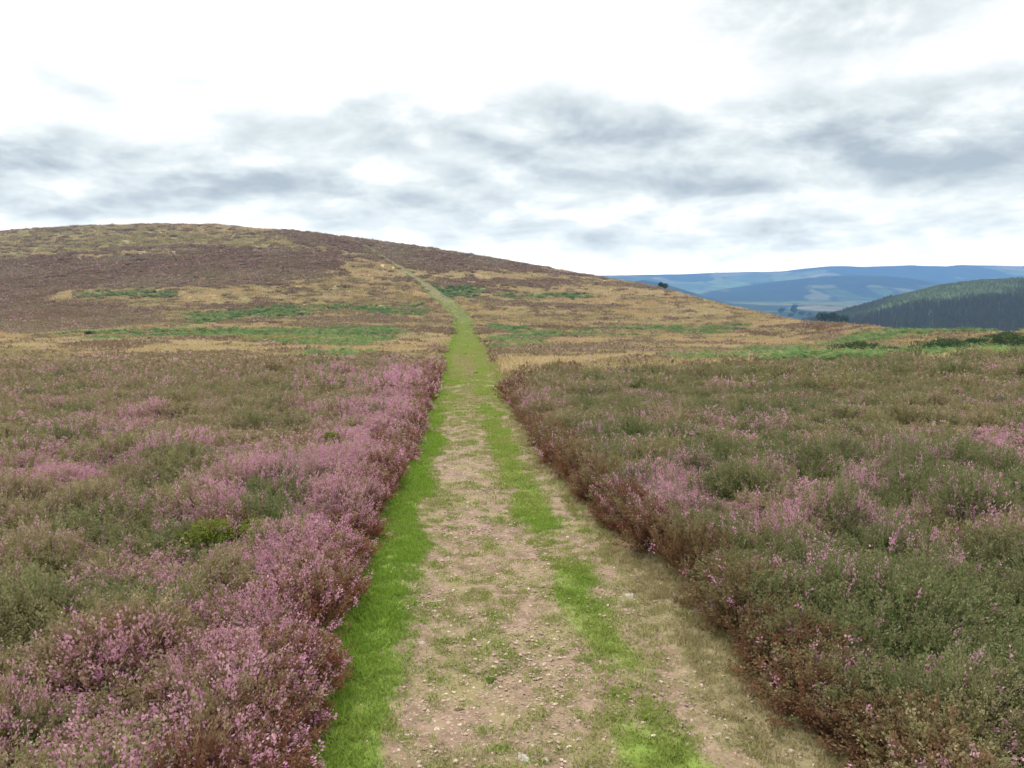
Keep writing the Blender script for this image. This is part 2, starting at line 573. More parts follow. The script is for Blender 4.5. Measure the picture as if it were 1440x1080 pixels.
tag(moor, 'broad rounded moorland hill patched with straw, green and brown vegetation', 'moor', 'structure')

# ------------------------------------------------------------------ TRACK
ty = np.concatenate([np.linspace(-12, 3, 40), np.linspace(3.06, 14, 300), np.linspace(14.1, 40, 240), np.geomspace(40.4, TRACK_END, 260)])
tt = np.linspace(0, 1, 61)
l_, r_ = track_edges(ty)
w_ = r_ - l_
TX = l_[:, None] - 0.12 + (w_[:, None] + 0.24) * tt[None]
TY = np.repeat(ty[:, None], len(tt), 1)
TZ = surface(TX, TY) + 0.012 + 0.0016 * np.maximum(TY, 0)
edge = np.minimum(tt, 1 - tt)[None]
TZ -= (1 - sstep(0, .04, edge)) * (0.03 + 0.002 * np.maximum(TY, 0))
TZ += (fbm(TX * 5, TY * 5, 4, 20) - .5) * .022 * (TY < 40)


def grass_w(t, x, y):
    """how green the track is across its width: (lush, dull)"""
    wob = (fbm(x * 1.3, y * .8, 4, 21) - .5) * .16
    tq = t + wob
    n = fbm(x * 2.2, y * 1.4, 4, 22)
    n2 = fbm(x * .9, y * .35, 3, 23)
    left = (1 - sstep(.12, .235, tq + wob * .4)) * (.74 + .26 * sstep(.32, .5, n))
    rs = sstep(.57, .68, tq) * (1 - sstep(.72, .86, tq)) * (.28 + .62 * sstep(.34, .60, n2 * .7 + n * .5))
    mid = np.exp(-((tq - .42) / .07) ** 2) * sstep(.46, .64, n) * .42
    far = sstep(13, 24, y + (n - .5) * 6) * np.clip(.36 + .4 * sstep(.42, .62, n) - .4 * np.exp(-((tq - .5) / .09) ** 2) * (1 - sstep(38, 50, y)), 0, 1)
    far = np.maximum(far, .85 * sstep(50, 80, y)) * (1 - .45 * sstep(170, 300, y))
    lush = np.clip(np.maximum(np.maximum(left, rs), np.maximum(mid, far)), 0, 1)
    bank = sstep(.80, .90, tq) * (.55 + .45 * sstep(.35, .6, n))
    dull = np.clip(np.maximum(np.maximum(bank, sstep(.42, .64, n) * .5 + .04), np.maximum(.75 * sstep(11, 20, y), sstep(150, 260, y))) * (1 - lush), 0, 1)
    return lush, dull, left, rs


lush, dull, lf, rs_ = grass_w((TX - l_[:, None]) / w_[:, None], TX, TY)
nr, nc = TX.shape
idx = np.arange(nr * nc).reshape(nr, nc)
faces = np.stack([idx[:-1, :-1], idx[:-1, 1:], idx[1:, 1:], idx[1:, :-1]], -1).reshape(-1, 4)
me = mesh_arr('track', np.stack([TX, TY, TZ], -1).reshape(-1, 3), faces, True)
attr_vec(me, 'veg', np.stack([lush, dull, sstep(90, 190, TY) * .85], -1).reshape(-1, 3))
t = NT('track_earth')
pos = t.n('ShaderNodeNewGeometry').outputs['Position']
g1, g2, g3 = t.sep(t.attr('veg').outputs['Vector'])
n1 = t.noise(pos, 9, 6, .7); n2 = t.noise(pos, 46, 4, .7); n3 = t.noise(pos, 1.6, 4, .6)
vo = t.n('ShaderNodeTexVoronoi'); vo.inputs['Scale'].default_value = 38; t.l(pos, vo.inputs['Vector'])
earth = t.mix(t.rng(n1, .35, .65), (.155, .100, .070), (.250, .170, .122))
earth = t.mix(t.rng(n3, .45, .68, 0, .8), earth, (.195, .165, .072))
peb = t.mix(vo.outputs['Color'], (.22, .15, .10), (.41, .32, .23))
earth = t.mix(t.math('MULTIPLY', t.rng(vo.outputs['Distance'], .42, .2), t.rng(n2, .42, .6)), earth, peb)
gm = t.math('ADD', g1, t.math('MULTIPLY', t.math('SUBTRACT', n2, .5), .9))
gr = t.mix(t.rng(n1, .3, .7), (.125, .185, .032), (.195, .240, .052))
du = t.mix(t.rng(n1, .3, .7), (.16, .135, .065), (.235, .185, .105))
c = t.mix(t.rng(t.math('ADD', g2, t.math('MULTIPLY', t.math('SUBTRACT', n2, .5), .8)), .3, .7), earth, du)
gr = t.mix(g3, gr, (.115, .108, .040)); du = t.mix(g3, du, (.15, .115, .052))  # far turf turns olive, darkened in place of blades shading each other
c = t.mix(t.rng(gm, .35, .75), c, gr)
hgt = t.math('ADD', n2, t.math('MULTIPLY', vo.outputs['Distance'], -.6))
track = link('track', me, t.solid_out(c, .95, .12, hgt, .7, .02))
tag(track, 'stony pink-brown earth track with grassy strips leading up the hill', 'track', 'structure')

# ------------------------------------------------------------------ HEATHER near the camera
MH = mat_heather()
rg = np.random.default_rng(21)
SRC_NEAR = [source('heather_clump', i, *clump(rg, 125, 46, .20, .305, .0125), MH) for i in range(7)]
SRC_MID = [source('heather_clump_mid', i, *clump(rg, 85, 26, .23, .31, .020), MH) for i in range(5)]
SRC_FAR = [source('heather_clump_far', i, *clump(rg, 55, 16, .29, .36, .036), MH) for i in range(4)]

BLOOM = [  # photo px, row, rx, ry, amount: where the heather flowers
    (60, 660, 90, 22, .6), (175, 585, 60, 14, .5), (310, 690, 70, 26, .55), (150, 765, 120, 24, .5), (400, 690, 120, 50, .55),
    (430, 800, 80, 70, .6), (390, 1000, 90, 70, .8), (120, 925, 110, 30, .45), (300, 930, 110, 35, .45), (60, 1060, 120, 30, .6),
    (400, 890, 60, 40, .4), (560, 560, 50, 50, .7), (500, 640, 80, 60, .6), (470, 540, 90, 16, .35),
    (935, 665, 38, 36, .75), (1130, 775, 65, 18, .85), (1090, 600, 60, 14, .4), (1250, 655, 90, 14, .55), (1425, 620, 60, 22, .6),
    (1330, 705, 50, 14, .5), (910, 570, 50, 12, .5), (1000, 600, 90, 18, .22), (760, 560, 50, 26, .35), (1380, 1065, 80, 24, .9), (1180, 890, 60, 26, .45), (1385, 780, 60, 22, .4),
    (1390, 940, 70, 20, .35), (1150, 690, 60, 12, .3), (1240, 815, 40, 30, .35), (840, 600, 60, 16, .3)]
DARKG = [(370, 700, 40, 26, 1), (240, 850, 90, 40, .7), (300, 960, 80, 40, .7), (80, 970, 90, 40, .5), (640, 0, 1, 1, 0), (1080, 850, 90, 50, .8),
         (1240, 900, 120, 60, .8), (1400, 860, 90, 60, .9), (1180, 760, 90, 50, .4), (980, 740, 60, 40, .4), (1350, 640, 60, 16, .6), (960, 830, 40, 30, .5),
         (380, 1060, 40, 20, .3), (180, 830, 80, 24, .5)]
OLIVE = [(150, 625, 160, 30, .7), (240, 550, 220, 20, .4), (1100, 560, 300, 40, .4), (1230, 720, 120, 40, .7), (1350, 800, 100, 30, .7)]


def field(px, py, lst):
    f = np.zeros(px.shape)
    for a, b, rx, ry, w in lst:
        f = f + w * np.exp(-((px - a) / rx) ** 2 - ((py - b) / ry) ** 2)
    return f


def bushes(x, y, s):
    """which heather bush a point belongs to (a random number) and how far it is from that bush's middle"""
    gx = np.floor(x / s).astype(int); gy = np.floor(y / s).astype(int)
    best = np.full(x.shape, 1e9); cid = np.zeros(x.shape)
    for i in (-1, 0, 1):
        for j in (-1, 0, 1):
            cx = gx + i; cy = gy + j
            h1 = _perm[(cx * 7 + 3) & 255, (cy * 13 + 5) & 255]; h2 = _perm[(cx * 11 + 31) & 255, (cy * 5 + 9) & 255]
            d = np.hypot(x - (cx + h1) * s, y - (cy + h2) * s)
            nb = d < best
            cid = np.where(nb, np.modf(h1 * 5.3 + h2 * 3.1)[0], cid); best = np.where(nb, d, best)
    return cid, best


def heath_points(y0, y1, sp, rng):
    gy = np.arange(y0, y1, sp)
    P = []
    for yy in gy:
        hw = .74 * max(yy, 2) + 3.0
        gx = np.arange(-hw, hw, sp)
        P.append(np.stack([gx, np.full(gx.shape, yy)], 1))
    P = np.concatenate(P)
    P = P + rng.uniform(-.62, .62, P.shape) * sp
    return P


def heather_layer(name, y0, y1, sp, srcs, rng, label, base_scale):
    P = heath_points(y0, y1, sp, rng)
    x, y = P[:, 0], P[:, 1]
    l, r = track_edges(y)
    # a close row of woody plants stands along either edge of the track
    ne = int((y1 - y0) / (sp * .28))
    ye = rng.uniform(y0, y1, ne); le_, re_ = track_edges(ye); sd_ = rng.random(ne) < .5; oo = rng.uniform(.10, .30, ne)
    xe = np.where(sd_, le_ - oo, re_ + oo)
    wall = np.concatenate([np.zeros(len(x), bool), np.ones(ne, bool)])
    x = np.concatenate([x, xe]); y = np.concatenate([y, ye]); l, r = track_edges(y)
    de = np.where(x < (l + r) / 2, l - x, x - r)               # distance outside the track's edge
    z = surface(x, y)
    px, py = project(x, y, z)
    keep = ((de > 0.24) | wall) & ((near_heath(px, py) > 0) | (y < 20))
    # open gaps so the canopy has hollows
    gap = fbm(x * 1.1, y * 1.1, 4, 31)
    hole = fbm(x * 3.1, y * 3.1, 3, 51)
    keep &= (rng.random(len(x)) > np.maximum(.55 * sstep(.62, .74, gap), .93 * sstep(.52, .64, hole))) | wall
    x, y, z, de, px, py, gap, wall = [q[keep] for q in (x, y, z, de, px, py, gap, wall)]
    n = len(x)
    pxt, pyt = project(x, y, z + .3)
    left = x < np.interp(y, _ly, _lx) + .5
    b1 = fbm(x * .5, y * .5, 4, 32); b2 = fbm(x * 1.7, y * 1.7, 4, 33); b3 = fbm(x * 3.5, y * 3.5, 2, 36)
    bsz = .62; b4 = fbm(x * 5.5, y * 5.5, 2, 39)
    bid, bd = bushes(x + (fbm(x * 2, y * 2, 2, 70) - .5) * .3, y + (fbm(x * 2, y * 2, 2, 71) - .5) * .3, bsz)
    bloom = np.where(left, .10, .03 + .10 * (y < 9)) - .05 + (bid - .5) * .42 + (b4 - .5) * 1.2 + (b1 - .5) * .7 + (b2 - .5) * .6 + (b3 - .5) * .4
    bloom = bloom + field(pxt, pyt, BLOOM) * .9
    bloom = bloom + np.where(left, .44, .0) * np.exp(-((de - .2) / .95) ** 2) * np.clip(-.15 + 2.1 * fbm(x * 1.9, y * 1.9, 3, 53), .1, 1.3)
    bloom = bloom - field(pxt, pyt, DARKG) * .6
    bloom = bloom - np.where(left, .08, .16) * sstep(9, 18, y) * (1 - .9 * np.where(left, np.exp(-(de / 1.2) ** 2), 0))
    bloom = np.clip(bloom, 0.02, .80)
    g1 = fbm(x * .45, y * .45, 4, 34); g2 = fbm(x * 1.9, y * 1.9, 3, 35)
    green = np.where(left, .48, .66) + (g1 - .5) * 1.0 + (g2 - .5) * .7 + (np.modf(bid * 7.7)[0] - .5) * .8 + .22 * (~left) * (y < 12) + field(pxt, pyt, DARKG) * .7 + field(pxt, pyt, OLIVE) * .2
    green = np.clip(green - .25 * bloom - .16 * sstep(11, 26, y), 0, 1)
    far_ = sstep(9, 20, y)
    rust = np.clip(1.3 - de / np.where(left, .42, .21), 0, 1) * (.55 + .6 * sstep(.4, .6, fbm(x * 1.2, y * 1.2, 3, 37)))
    rust = np.maximum(rust, .8 * sstep(.58, .70, b2) * np.where(left, de < 1.4, de < .5))
    rust = np.clip(np.where(wall, np.where(left, 1.15, .5 + .8 * fbm(x * 1.6, y * 1.6, 3, 57)), rust), 0, 1.2)
    bloom = np.where(wall, np.minimum(bloom, np.where(left, .30, .10)), bloom)
    hs = (.62 + .55 * fbm(x * .8, y * .8, 4, 38) + .25 * (g2 - .5)) * (.82 + .18 * sstep(.15, .5, de))
    hs *= 1 + .25 * sstep(.5, .7, g1)
    hs *= 1.08 - .40 * sstep(.15, .62, bd / bsz) * sstep(.1, .6, de)
    hs = np.where(wall, np.clip(hs, .55, .85) * rng.uniform(.75, 1.15, n), hs)
    hs *= .55 + .98 * fbm(x * 4.2, y * 4.2, 2, 52) * rng.uniform(.7, 1.3, n)
    hs = np.maximum(hs, .25)
    lean = .16 * (1 - sstep(.1, .5, de))
    sgn = np.where(left, 1.0, -1.0)
    rot = np.stack([rng.normal(0, .26, n), sgn * lean + rng.normal(0, .26, n), np.zeros(n)], 1)
    # lean towards the track first, spin is carried by picking a source and mirroring
    spin = rng.random(n) * 2 * math.pi
    rot[:, 2] = np.where(lean > .05, rng.uniform(-.5, .5, n), spin)
    sxy = base_scale * rng.uniform(.8, 1.25, n)
    scl = np.stack([sxy, sxy, base_scale * hs * 1.12], 1)
    return scatter(name, np.stack([x, y, z - .02], 1), rot, scl, rng.integers(0, len(srcs), n), np.stack([bloom, green, rust], 1), srcs, label, 'heather')


rg = np.random.default_rng(5)
heather_layer('heather', 1.2, 9.5, .135, SRC_NEAR, rg, 'pink and olive heather bushes in the foreground on both sides of the track', 1.0)
heather_layer('heather', 9.5, 19, .175, SRC_MID, rg, 'dense purple brown heather flanking the narrowing middle of the track', 1.0)
heather_layer('heather', 19, 50, .27, SRC_FAR, rg, 'far edge of the heather carpet, just before the straw coloured grass', 1.05)

# ------------------------------------------------------------------ HILL vegetation
rg = np.random.default_rng(8)
MT = mat_tuft('moor_plants', None, [(.43, .31, .165), (.285, .235, .098), (.46, .38, .21)])
MB = mat_tuft('bracken_fronds', None, [(.118, .190, .068), (.215, .24, .08), (.32, .21, .09)])
SRC_GR = [source('grass_tuft', i, *grass(rg, 60, .45, .38, .02, .9), MT) for i in range(5)]
SRC_HH = [source('hill_heather', i, *clump(rg, 40, 9, .55, .40, .11), MH) for i in range(4)]
SRC_BR = [source('bracken_plant', i, *bracken(rg, 8), MB) for i in range(5)]

NP = 105000
pu = rg.uniform(-.74, .74, NP)
ss = rg.random(NP) ** .82
Dd = np.interp(pu, _uu, _dis) * 1.06
yy = 27 * (Dd / 27) ** ss
xx = pu * yy
zz = surface(xx, yy)
px, py = project(xx, yy, zz)
l, r = track_edges(yy)
ok = ((xx < l - .25) | (xx > r + .25)) & ((near_heath(px, py) < 1) | (yy > 50))
xx, yy, zz = xx[ok], yy[ok], zz[ok]
cl = zone(xx, yy, zz)
size = .75 + .0052 * yy
e1 = fbm(xx * .2, yy * .2, 4, 41); e2 = fbm(xx * .05, yy * .05, 3, 42)


def hill(name, m, srcs, tint, sz, zs, label, cat):
    n = m.sum()
    s = sz[m] * rg.uniform(.75, 1.3, n)
    rot = np.stack([rg.normal(0, .1, n), rg.normal(0, .1, n), rg.random(n) * 6.283], 1)
    scl = np.stack([s, s, s * zs * rg.uniform(.8, 1.2, n)], 1)
    return scatter(name, np.stack([xx, yy, zz - .03], 1)[m], rot, scl, rg.integers(0, len(srcs), n), tint[m], srcs, label, cat)


n = len(xx); z0 = np.zeros(n)
rr = rg.random(n)
gmask = (cl == 1) | ((cl == 0) & (rr < .88)) | ((cl == 2) & (rr < .025)) | ((cl == 3) & (rr < .08))
tg = np.stack([np.clip(np.where(cl == 0, .8, .12) + (e1 - .5) * 1.2 + rg.normal(0, .15, n), 0, 1), np.clip((e2 - .45) * 2 + rg.normal(0, .2, n), 0, .8), z0], 1)
hill('dry_grass', gmask, SRC_GR, tg, size, .9, 'straw coloured dry grass spread in bands over the hillside', 'dry grass')
hm = (~gmask) & ((cl == 2) | (cl == 0))
th = np.stack([np.clip(.05 + (e1 - .5) * .6, .0, .3), np.clip(.15 + (e1 - .5) * .9, 0, .6), np.clip(.38 + (e2 - .5) * 1.2, .1, .6)], 1)
hill('hill_heather', hm, SRC_HH, th, size * .95, .85, 'dark brown purple heather in long bands across the hill', 'heather')
bm = (~gmask) & (cl == 3)
tb = np.stack([np.clip(.15 + (e1 - .5) * 1.6 + rg.normal(0, .15, n), 0, 1), np.clip(sstep(.6, .75, e2) * .5 + (rg.random(n) < .06) * .6, 0, 1), z0], 1)
hill('bracken', bm, SRC_BR, tb, size * np.where((xx > .3 * yy) & (yy < 90), .62 + .5 * sstep(.35, .7, fbm(xx * .35, yy * .35, 3, 58)), .9), .9, 'green bracken growing in strips across the hillside and along the right', 'bracken')

# ------------------------------------------------------------------ GRASS and GRAVEL on the track
rg = np.random.default_rng(9)
MG = mat_tuft('track_turf', None, [(.165, .250, .036), (.235, .255, .068), (.280, .230, .115)], .35)
SRC_TG = [source('turf_tuft', i, *grass(rg, 42, .055, .036, .0022, 1.0), MG) for i in range(6)]


def track_points(y0, y1, dens):
    yv = np.linspace(y0, y1, 200); a, b = track_edges(yv)
    n = int(dens * np.trapezoid(b - a, yv)) if hasattr(np, 'trapezoid') else int(dens * np.trapz(b - a, yv))
    y = rg.uniform(y0, y1, n); l, r = track_edges(y)
    t = rg.uniform(-.03, 1.03, n)
    return l + t * (r - l), y, t


PTS = []
for y0, y1, dens, sc in ((1.5, 8, 900, 1.0), (8, 16, 420, 1.4), (16, 34, 130, 2.2), (34, 80, 30, 4.0), (80, 160, 8, 6.0), (160, 395, 2.2, 9.0)):
    x, y, t = track_points(y0, y1, dens)
    lu, du, lf, rs_ = grass_w(t, x, y)
    p = np.maximum(lu * 1.0, du * .5) + .06
    k = rg.random(len(x)) < p
    x, y, t, lu, du, lf = [q[k] for q in (x, y, t, lu, du, lf)]
    n = len(x)
    nz = fbm(x * 1.5, y * 1.1, 3, 44)
    yel = np.clip(.60 - .55 * lf + (nz - .5) * 1.3 + .3 * sstep(25, 80, y), 0, 1)
    dry = np.clip(du * 1.1 - lu * .6 + (nz - .5) * .4 + rg.normal(0, .1, n) + .5 * sstep(18, 40, y) * sstep(.4, .6, fbm(x * .5, y * .12, 3, 48)) + .5 * sstep(130, 250, y), 0, 1)
    s = sc * rg.uniform(.7, 1.2, n) * (1 + .2 * lf)
    hz = s * (.75 if sc > 1.8 else 1.0) * (.72 + .2 * lf + .3 * (t > .85))
    PTS.append((x, y, np.stack([s, s, hz], 1), np.stack([yel, dry, 0 * x], 1)))
x, y = [np.concatenate([p[i] for p in PTS]) for i in (0, 1)]
scl = np.concatenate([p[2] for p in PTS]); tn = np.concatenate([p[3] for p in PTS])
n = len(x)
z = surface(x, y) + .012 + .0016 * np.maximum(y, 0)
rot = np.stack([rg.normal(0, .1, n), rg.normal(0, .1, n), rg.random(n) * 6.283], 1)
scatter('grass', np.stack([x, y, z], 1), rot, scl, rg.integers(0, 6, n), tn, SRC_TG, 'short bright green turf in strips along the track', 'grass')


def rock(rng, sub=2, flat=.55, rough=.25):
    import bmesh
    bm = bmesh.new(); bmesh.ops.create_icosphere(bm, subdivisions=sub, radius=1.0)
    planes = [(norm(rng.normal(size=3)), rng.uniform(.55, .85)) for _ in range(9)]
    for v in bm.verts:
        p = np.array(v.co)
        for nrm, d in planes:
            h = p @ nrm
            if h > d: p = p - nrm * (h - d) * .92
        p = p * (1 + rng.normal(0, rough * .12))
        v.co = (p[0], p[1] * .8, p[2] * flat)
    me = bpy.data.meshes.new('stone'); bm.to_mesh(me); bm.free()
    return me


t = NT('pebbles')
a, b, c_ = t.sep(t.attr('tint', True).outputs['Vector'])
pos = t.n('ShaderNodeNewGeometry').outputs['Position']
cc = t.mix(t.math('POWER', a, 1.6), (.235, .155, .105), (.46, .36, .27)); cc = t.mix(b, cc, (.16, .12, .10))
cc = t.vmath('SCALE', cc, None, t.rng(t.noise(pos, 60, 4), .3, .7, .75, 1.2))
MP = t.solid_out(cc, .85, .25)
SRC_PB = []
for i in range(6):
    me = rock(rg, 1, .5); me.materials.append(MP); SRC_PB.append(bpy.data.objects.new('pebble_%02d' % i, me))
PX = []
for y0, y1, dens, lo in ((1.5, 6, 1500, .0045), (6, 12, 700, .007), (12, 26, 130, .012)):
    x, y, t_ = track_points(y0, y1, dens)
    lu, du, lf, rs_ = grass_w(t_, x, y)
    k = rg.random(len(x)) < (1 - lu) * (1 - .6 * du) * sstep(.35, .55, fbm(x * 1.2, y * 1.2, 3, 46) + .12)
    k &= (t_ > .08) & (t_ < .97)
    PX.append((x[k], y[k], lo * .9 + .015 * rg.random(k.sum()) ** 5 + .0035 * rg.random(k.sum())))
x, y, s = [np.concatenate([p[i] for p in PX]) for i in range(3)]
n = len(x)
z = surface(x, y) + .014 + .0016 * np.maximum(y, 0)
rot = np.stack([rg.normal(0, .2, n), rg.normal(0, .2, n), rg.random(n) * 6.283], 1)
tn = np.stack([rg.random(n), (rg.random(n) < .12) * .7, np.zeros(n)], 1)
scatter('gravel', np.stack([x, y, z], 1), rot, np.stack([s, s * rg.uniform(.7, 1.2, n), s], 1), rg.integers(0, 6, n), tn, SRC_PB,
        'loose pale and pinkish pebbles scattered over the bare middle of the track', 'gravel')


# ------------------------------------------------------------------ THINGS: stones and clods on the track
def stone_mat(name, a, b):
    t = NT(name)
    tc = t.n('ShaderNodeTexCoord').outputs['Object']
    n1 = t.noise(tc, 1.6, 6, .65); n2 = t.noise(tc, 7, 5, .7)
    c = t.mix(t.rng(n1, .35, .65), a, b)
    c = t.mix(t.rng(n2, .58, .72, 0, .6), c, tuple(q * .45 for q in a))
    return t.solid_out(c, .88, .25, n2, .6, .1)


MS_W = stone_mat('white_stone', (.34, .29, .23), (.52, .47, .40))
MS_P = stone_mat('pinkish_stone', (.36, .25, .19), (.50, .38, .30))
MS_D = stone_mat('dark_stone', (.10, .085, .07), (.17, .14, .12))
MS_B = stone_mat('brown_clod', (.115, .06, .035), (.19, .10, .06))
STONES = [  # px, row, width in photo pixels, material, name, label
    (735, 1054, 30, MS_W, 'stone', 'largest white stone, at the near end of the track'),
    (768, 1051, 19, MS_W, 'stone', 'white stone touching the right side of the largest white stone'),
    (882, 828, 22, MS_W, 'stone', 'pale stone at the right edge of the grass strip, beside the right heather'),
    (591, 893, 17, MS_W, 'stone', 'pale stone on bare earth close to the left green verge'),
    (702, 858, 14, MS_W, 'stone', 'small white stone alone in the middle of the track'),
    (618, 851, 15, MS_P, 'stone', 'tan stone on the left wheel rut, below the bend of the verge'),
    (851, 1027, 13, MS_W, 'stone', 'bright white stone on the right wheel rut near the front'),
    (902, 1062, 16, MS_W, 'stone', 'white stone at the front, just left of the right grass strip'),
    (787, 1029, 14, MS_P, 'stone', 'pinkish stone just behind the pair of white stones'),
    (658, 1031, 17, MS_P, 'stone', 'flat tan stone left of the pair of white stones'),
    (953, 918, 14, MS_P, 'stone', 'pinkish stone on the bare strip beside the pale bank grass'),
    (933, 943, 15, MS_D, 'stone', 'dark grey stone at the edge of the right grass strip'),
    (908, 935, 9, MS_D, 'stone', 'smaller dark stone next to the dark grey stone'),
    (1003, 998, 13, MS_B, 'earth_clod', 'dark brown clod lying on the bare strip right of the grass'),
    (644, 979, 20, MS_B, 'earth_clod', 'reddish brown clod in the left wheel rut'),
    (620, 935, 15, MS_W, 'stone', 'pale flat stone between the left verge and the green weed'),
]
rg = np.random.default_rng(14)
for px, row, w, m, nm, lab in STONES:
    x, y = unproject(px, row)
    z = bottom_z(x, y) + .008
    me = rock(rg, 3, .36 if nm == 'stone' else .5, .5)
    for p in me.polygons: p.use_smooth = nm != 'stone'
    o = link(nm, me, m)
    s = w * y / F * .5 * 1.15
    o.location = (x, y, z); o.scale = (s, s * 1.05, s * .9); o.rotation_euler = (rg.normal(0, .15), rg.normal(0, .15), rg.random() * 6.28)
    tag(o, lab, 'stone' if nm == 'stone' else 'clod', None, 'loose stones on the track' if nm == 'stone' else None)


# ------------------------------------------------------------------ THINGS: shrubs and trees
def bark(name='bark'):
    t = NT(name); tc = t.n('ShaderNodeTexCoord').outputs['Object']
    n1 = t.noise(tc, 5, 5, .7)
    return t.solid_out(t.mix(t.rng(n1, .35, .65), (.06, .045, .035), (.12, .095, .07)), .9, .1, n1, .6, .05)


def leaf_mat(name, a, b):
    t = NT(name)
    tip, rnd, hf = t.sep(t.attr('part').outputs['Vector'])
    return t.leaf_out(t.mix(rnd, a, b), .25, .55, .2)


M_BARK = bark()
M_GORSE = leaf_mat('gorse_leaves', (.032, .060, .026), (.075, .110, .042))
M_BIL = leaf_mat('bilberry_leaves', (.10, .16, .025), (.22, .21, .045))
M_OAK = leaf_mat('tree_leaves', (.022, .042, .017), (.048, .075, .028))
M_WEED = leaf_mat('weed_leaves', (.10, .15, .035), (.16, .20, .06))


def limb(p0, p1, r0, r1, k=7):
    p0 = np.array(p0, float); p1 = np.array(p1, float)
    d = norm(p1 - p0); a = norm(np.cross(d, [.3, .9, .2])); b = np.cross(d, a)
    th = np.linspace(0, 2 * math.pi, k, endpoint=False)
    ring = lambda p, r: p + (np.cos(th)[:, None] * a + np.sin(th)[:, None] * b) * r
    V = np.concatenate([ring(p0, r0), ring(p1, r1)])
    f = np.array([[i, (i + 1) % k, k + (i + 1) % k, k + i] for i in range(k)])
    return V, f


def join(parts):
    V = []; Fc = []; o = 0
    for v, f in parts:
        V.append(v); Fc.append(f + o); o += len(v)
    return np.concatenate(V), np.concatenate(Fc)


def crown_mesh(rng, blobs, nleaf, size, base=None):
    """leaf faces on the shells of several uneven blobs"""
    V = []; P = []
    wts = np.array([b[3] ** 2 for b in blobs]); wts = wts / wts.sum()
    for (cx, cy, cz, r), w in zip(blobs, wts):
        n = max(12, int(nleaf * w))
        d = rand_dir(n, rng)
        k = r * (1 - .35 * rng.random(n) ** 2) * (1 + .25 * (fbm(d[:, 0] * 2.3 + cx, d[:, 2] * 2.3 + d[:, 1] + cz, 3, 50) - .5) * 2)
        p = np.array([cx, cy, cz]) + d * k[:, None] * np.array([1, 1, .85])
        if base is not None: p[:, 2] = np.maximum(p[:, 2], base + .02 * rng.random(n))
        ax = norm(d * .7 + rand_dir(n, rng) * .8); sd = norm(np.cross(ax, rand_dir(n, rng)))
        ln = size * rng.uniform(.7, 1.4, n)
        V.append(quad_verts(p, ax, sd, ln, ln * .6))
        P.append(np.repeat(np.stack([np.zeros(n), rng.random(n), np.ones(n)], 1), 4, 0))
    V = np.concatenate(V); P = np.concatenate(P)
    return V, np.arange(len(V)).reshape(-1, 4), P


def plant(name, loc, rng, blobs, nleaf, size, m, label, cat, trunk=None, group=None, base=None, limbs=5, crown='crown'):
    root = bpy.data.objects.new(name, None); COL.objects.link(root); root.location = loc; root.empty_display_size = .2
    V, f, P = crown_mesh(rng, blobs, nleaf, size, base)
    me = mesh_arr(crown, V, f); attr_vec(me, 'part', P); link(crown, me, m, root)
    if trunk:
        h, r = trunk
        parts = [limb((0, 0, -.3 * h), (0, 0, h), r, r * .7)]
        for (cx, cy, cz, br) in blobs[:limbs]:
            parts.append(limb((0, 0, h * .9), (cx, cy, cz), r * .55, r * .12, 5))
        V, f = join(parts); link('trunk', mesh_arr('trunk', V, f, True), M_BARK, root)
    tag(root, label, cat, None, group)
    return root


rg = np.random.default_rng(17)
# dark gorse bushes along the bracken on the right
GORSE = [(1205, 501, 60, 22, 'dark green gorse bush, wide and low, leftmost on the right skyline bank'),
         (1252, 502, 42, 16, 'small dark gorse bush tucked against the right side of the wide one'),
         (1322, 497, 62, 24, 'dark rounded gorse bush in the bracken between two paler fern patches'),
         (1412, 490, 50, 26, 'dark gorse bush near the right end of the bracken bank, taller'),
         (1168, 505, 30, 12, 'small green gorse bush left of the wide dark one, half in bracken'),
         (1372, 488, 30, 14, 'low dark gorse bush behind the bracken, left of the taller one'),
         (1452, 493, 44, 22, 'dark gorse bush cut by the right edge of the view')]
for px, row, wp, hp, lab in GORSE:
    u = float(pix_u(px, row)); x, y = unproject(px, row + 2)
    w = wp * y / F; h = hp * y / F * 1.1
    bl = []
    for i in range(9):
        f = i / 8 - .5
        rr_ = h * rg.uniform(.38, .6)
        bl.append((f * w * .9, rg.normal(0, .18) * w, h - rr_ * 1.0 - abs(f) * h * .35, rr_))
    plant('gorse_bush', (x, y, bottom_z(x, y)), rg, bl, 5200, .10, M_GORSE, lab, 'bush', (h * .4, .04), 'gorse bushes along the bracken', 0.02, 9)

# bright bilberry plants in the left heather
for px, row, wp, hp, lab, m in ((292, 792, 78, 40, 'bright yellow green bilberry plant in the pink heather left of the track', M_BIL),
                                (345, 788, 50, 34, 'smaller lime green bilberry plant at the right of the bright one', M_BIL),
                                (465, 640, 26, 16, 'little yellow green bilberry plant among the heather by the narrowing track', M_BIL)):
    x, y = unproject(px, row); w = wp * y / F; h = .30
    bl = [(rg.uniform(-.5, .5) * w, rg.uniform(-.3, .3) * w, h * rg.uniform(.55, .9), w * rg.uniform(.16, .26)) for _ in range(8)]
    plant('bilberry_plant', (x, y, bottom_z(x, y)), rg, bl, 2600, .022, m, lab, 'plant', (h * .5, .008), 'bilberry plants in the heather', None, 8, 'foliage')

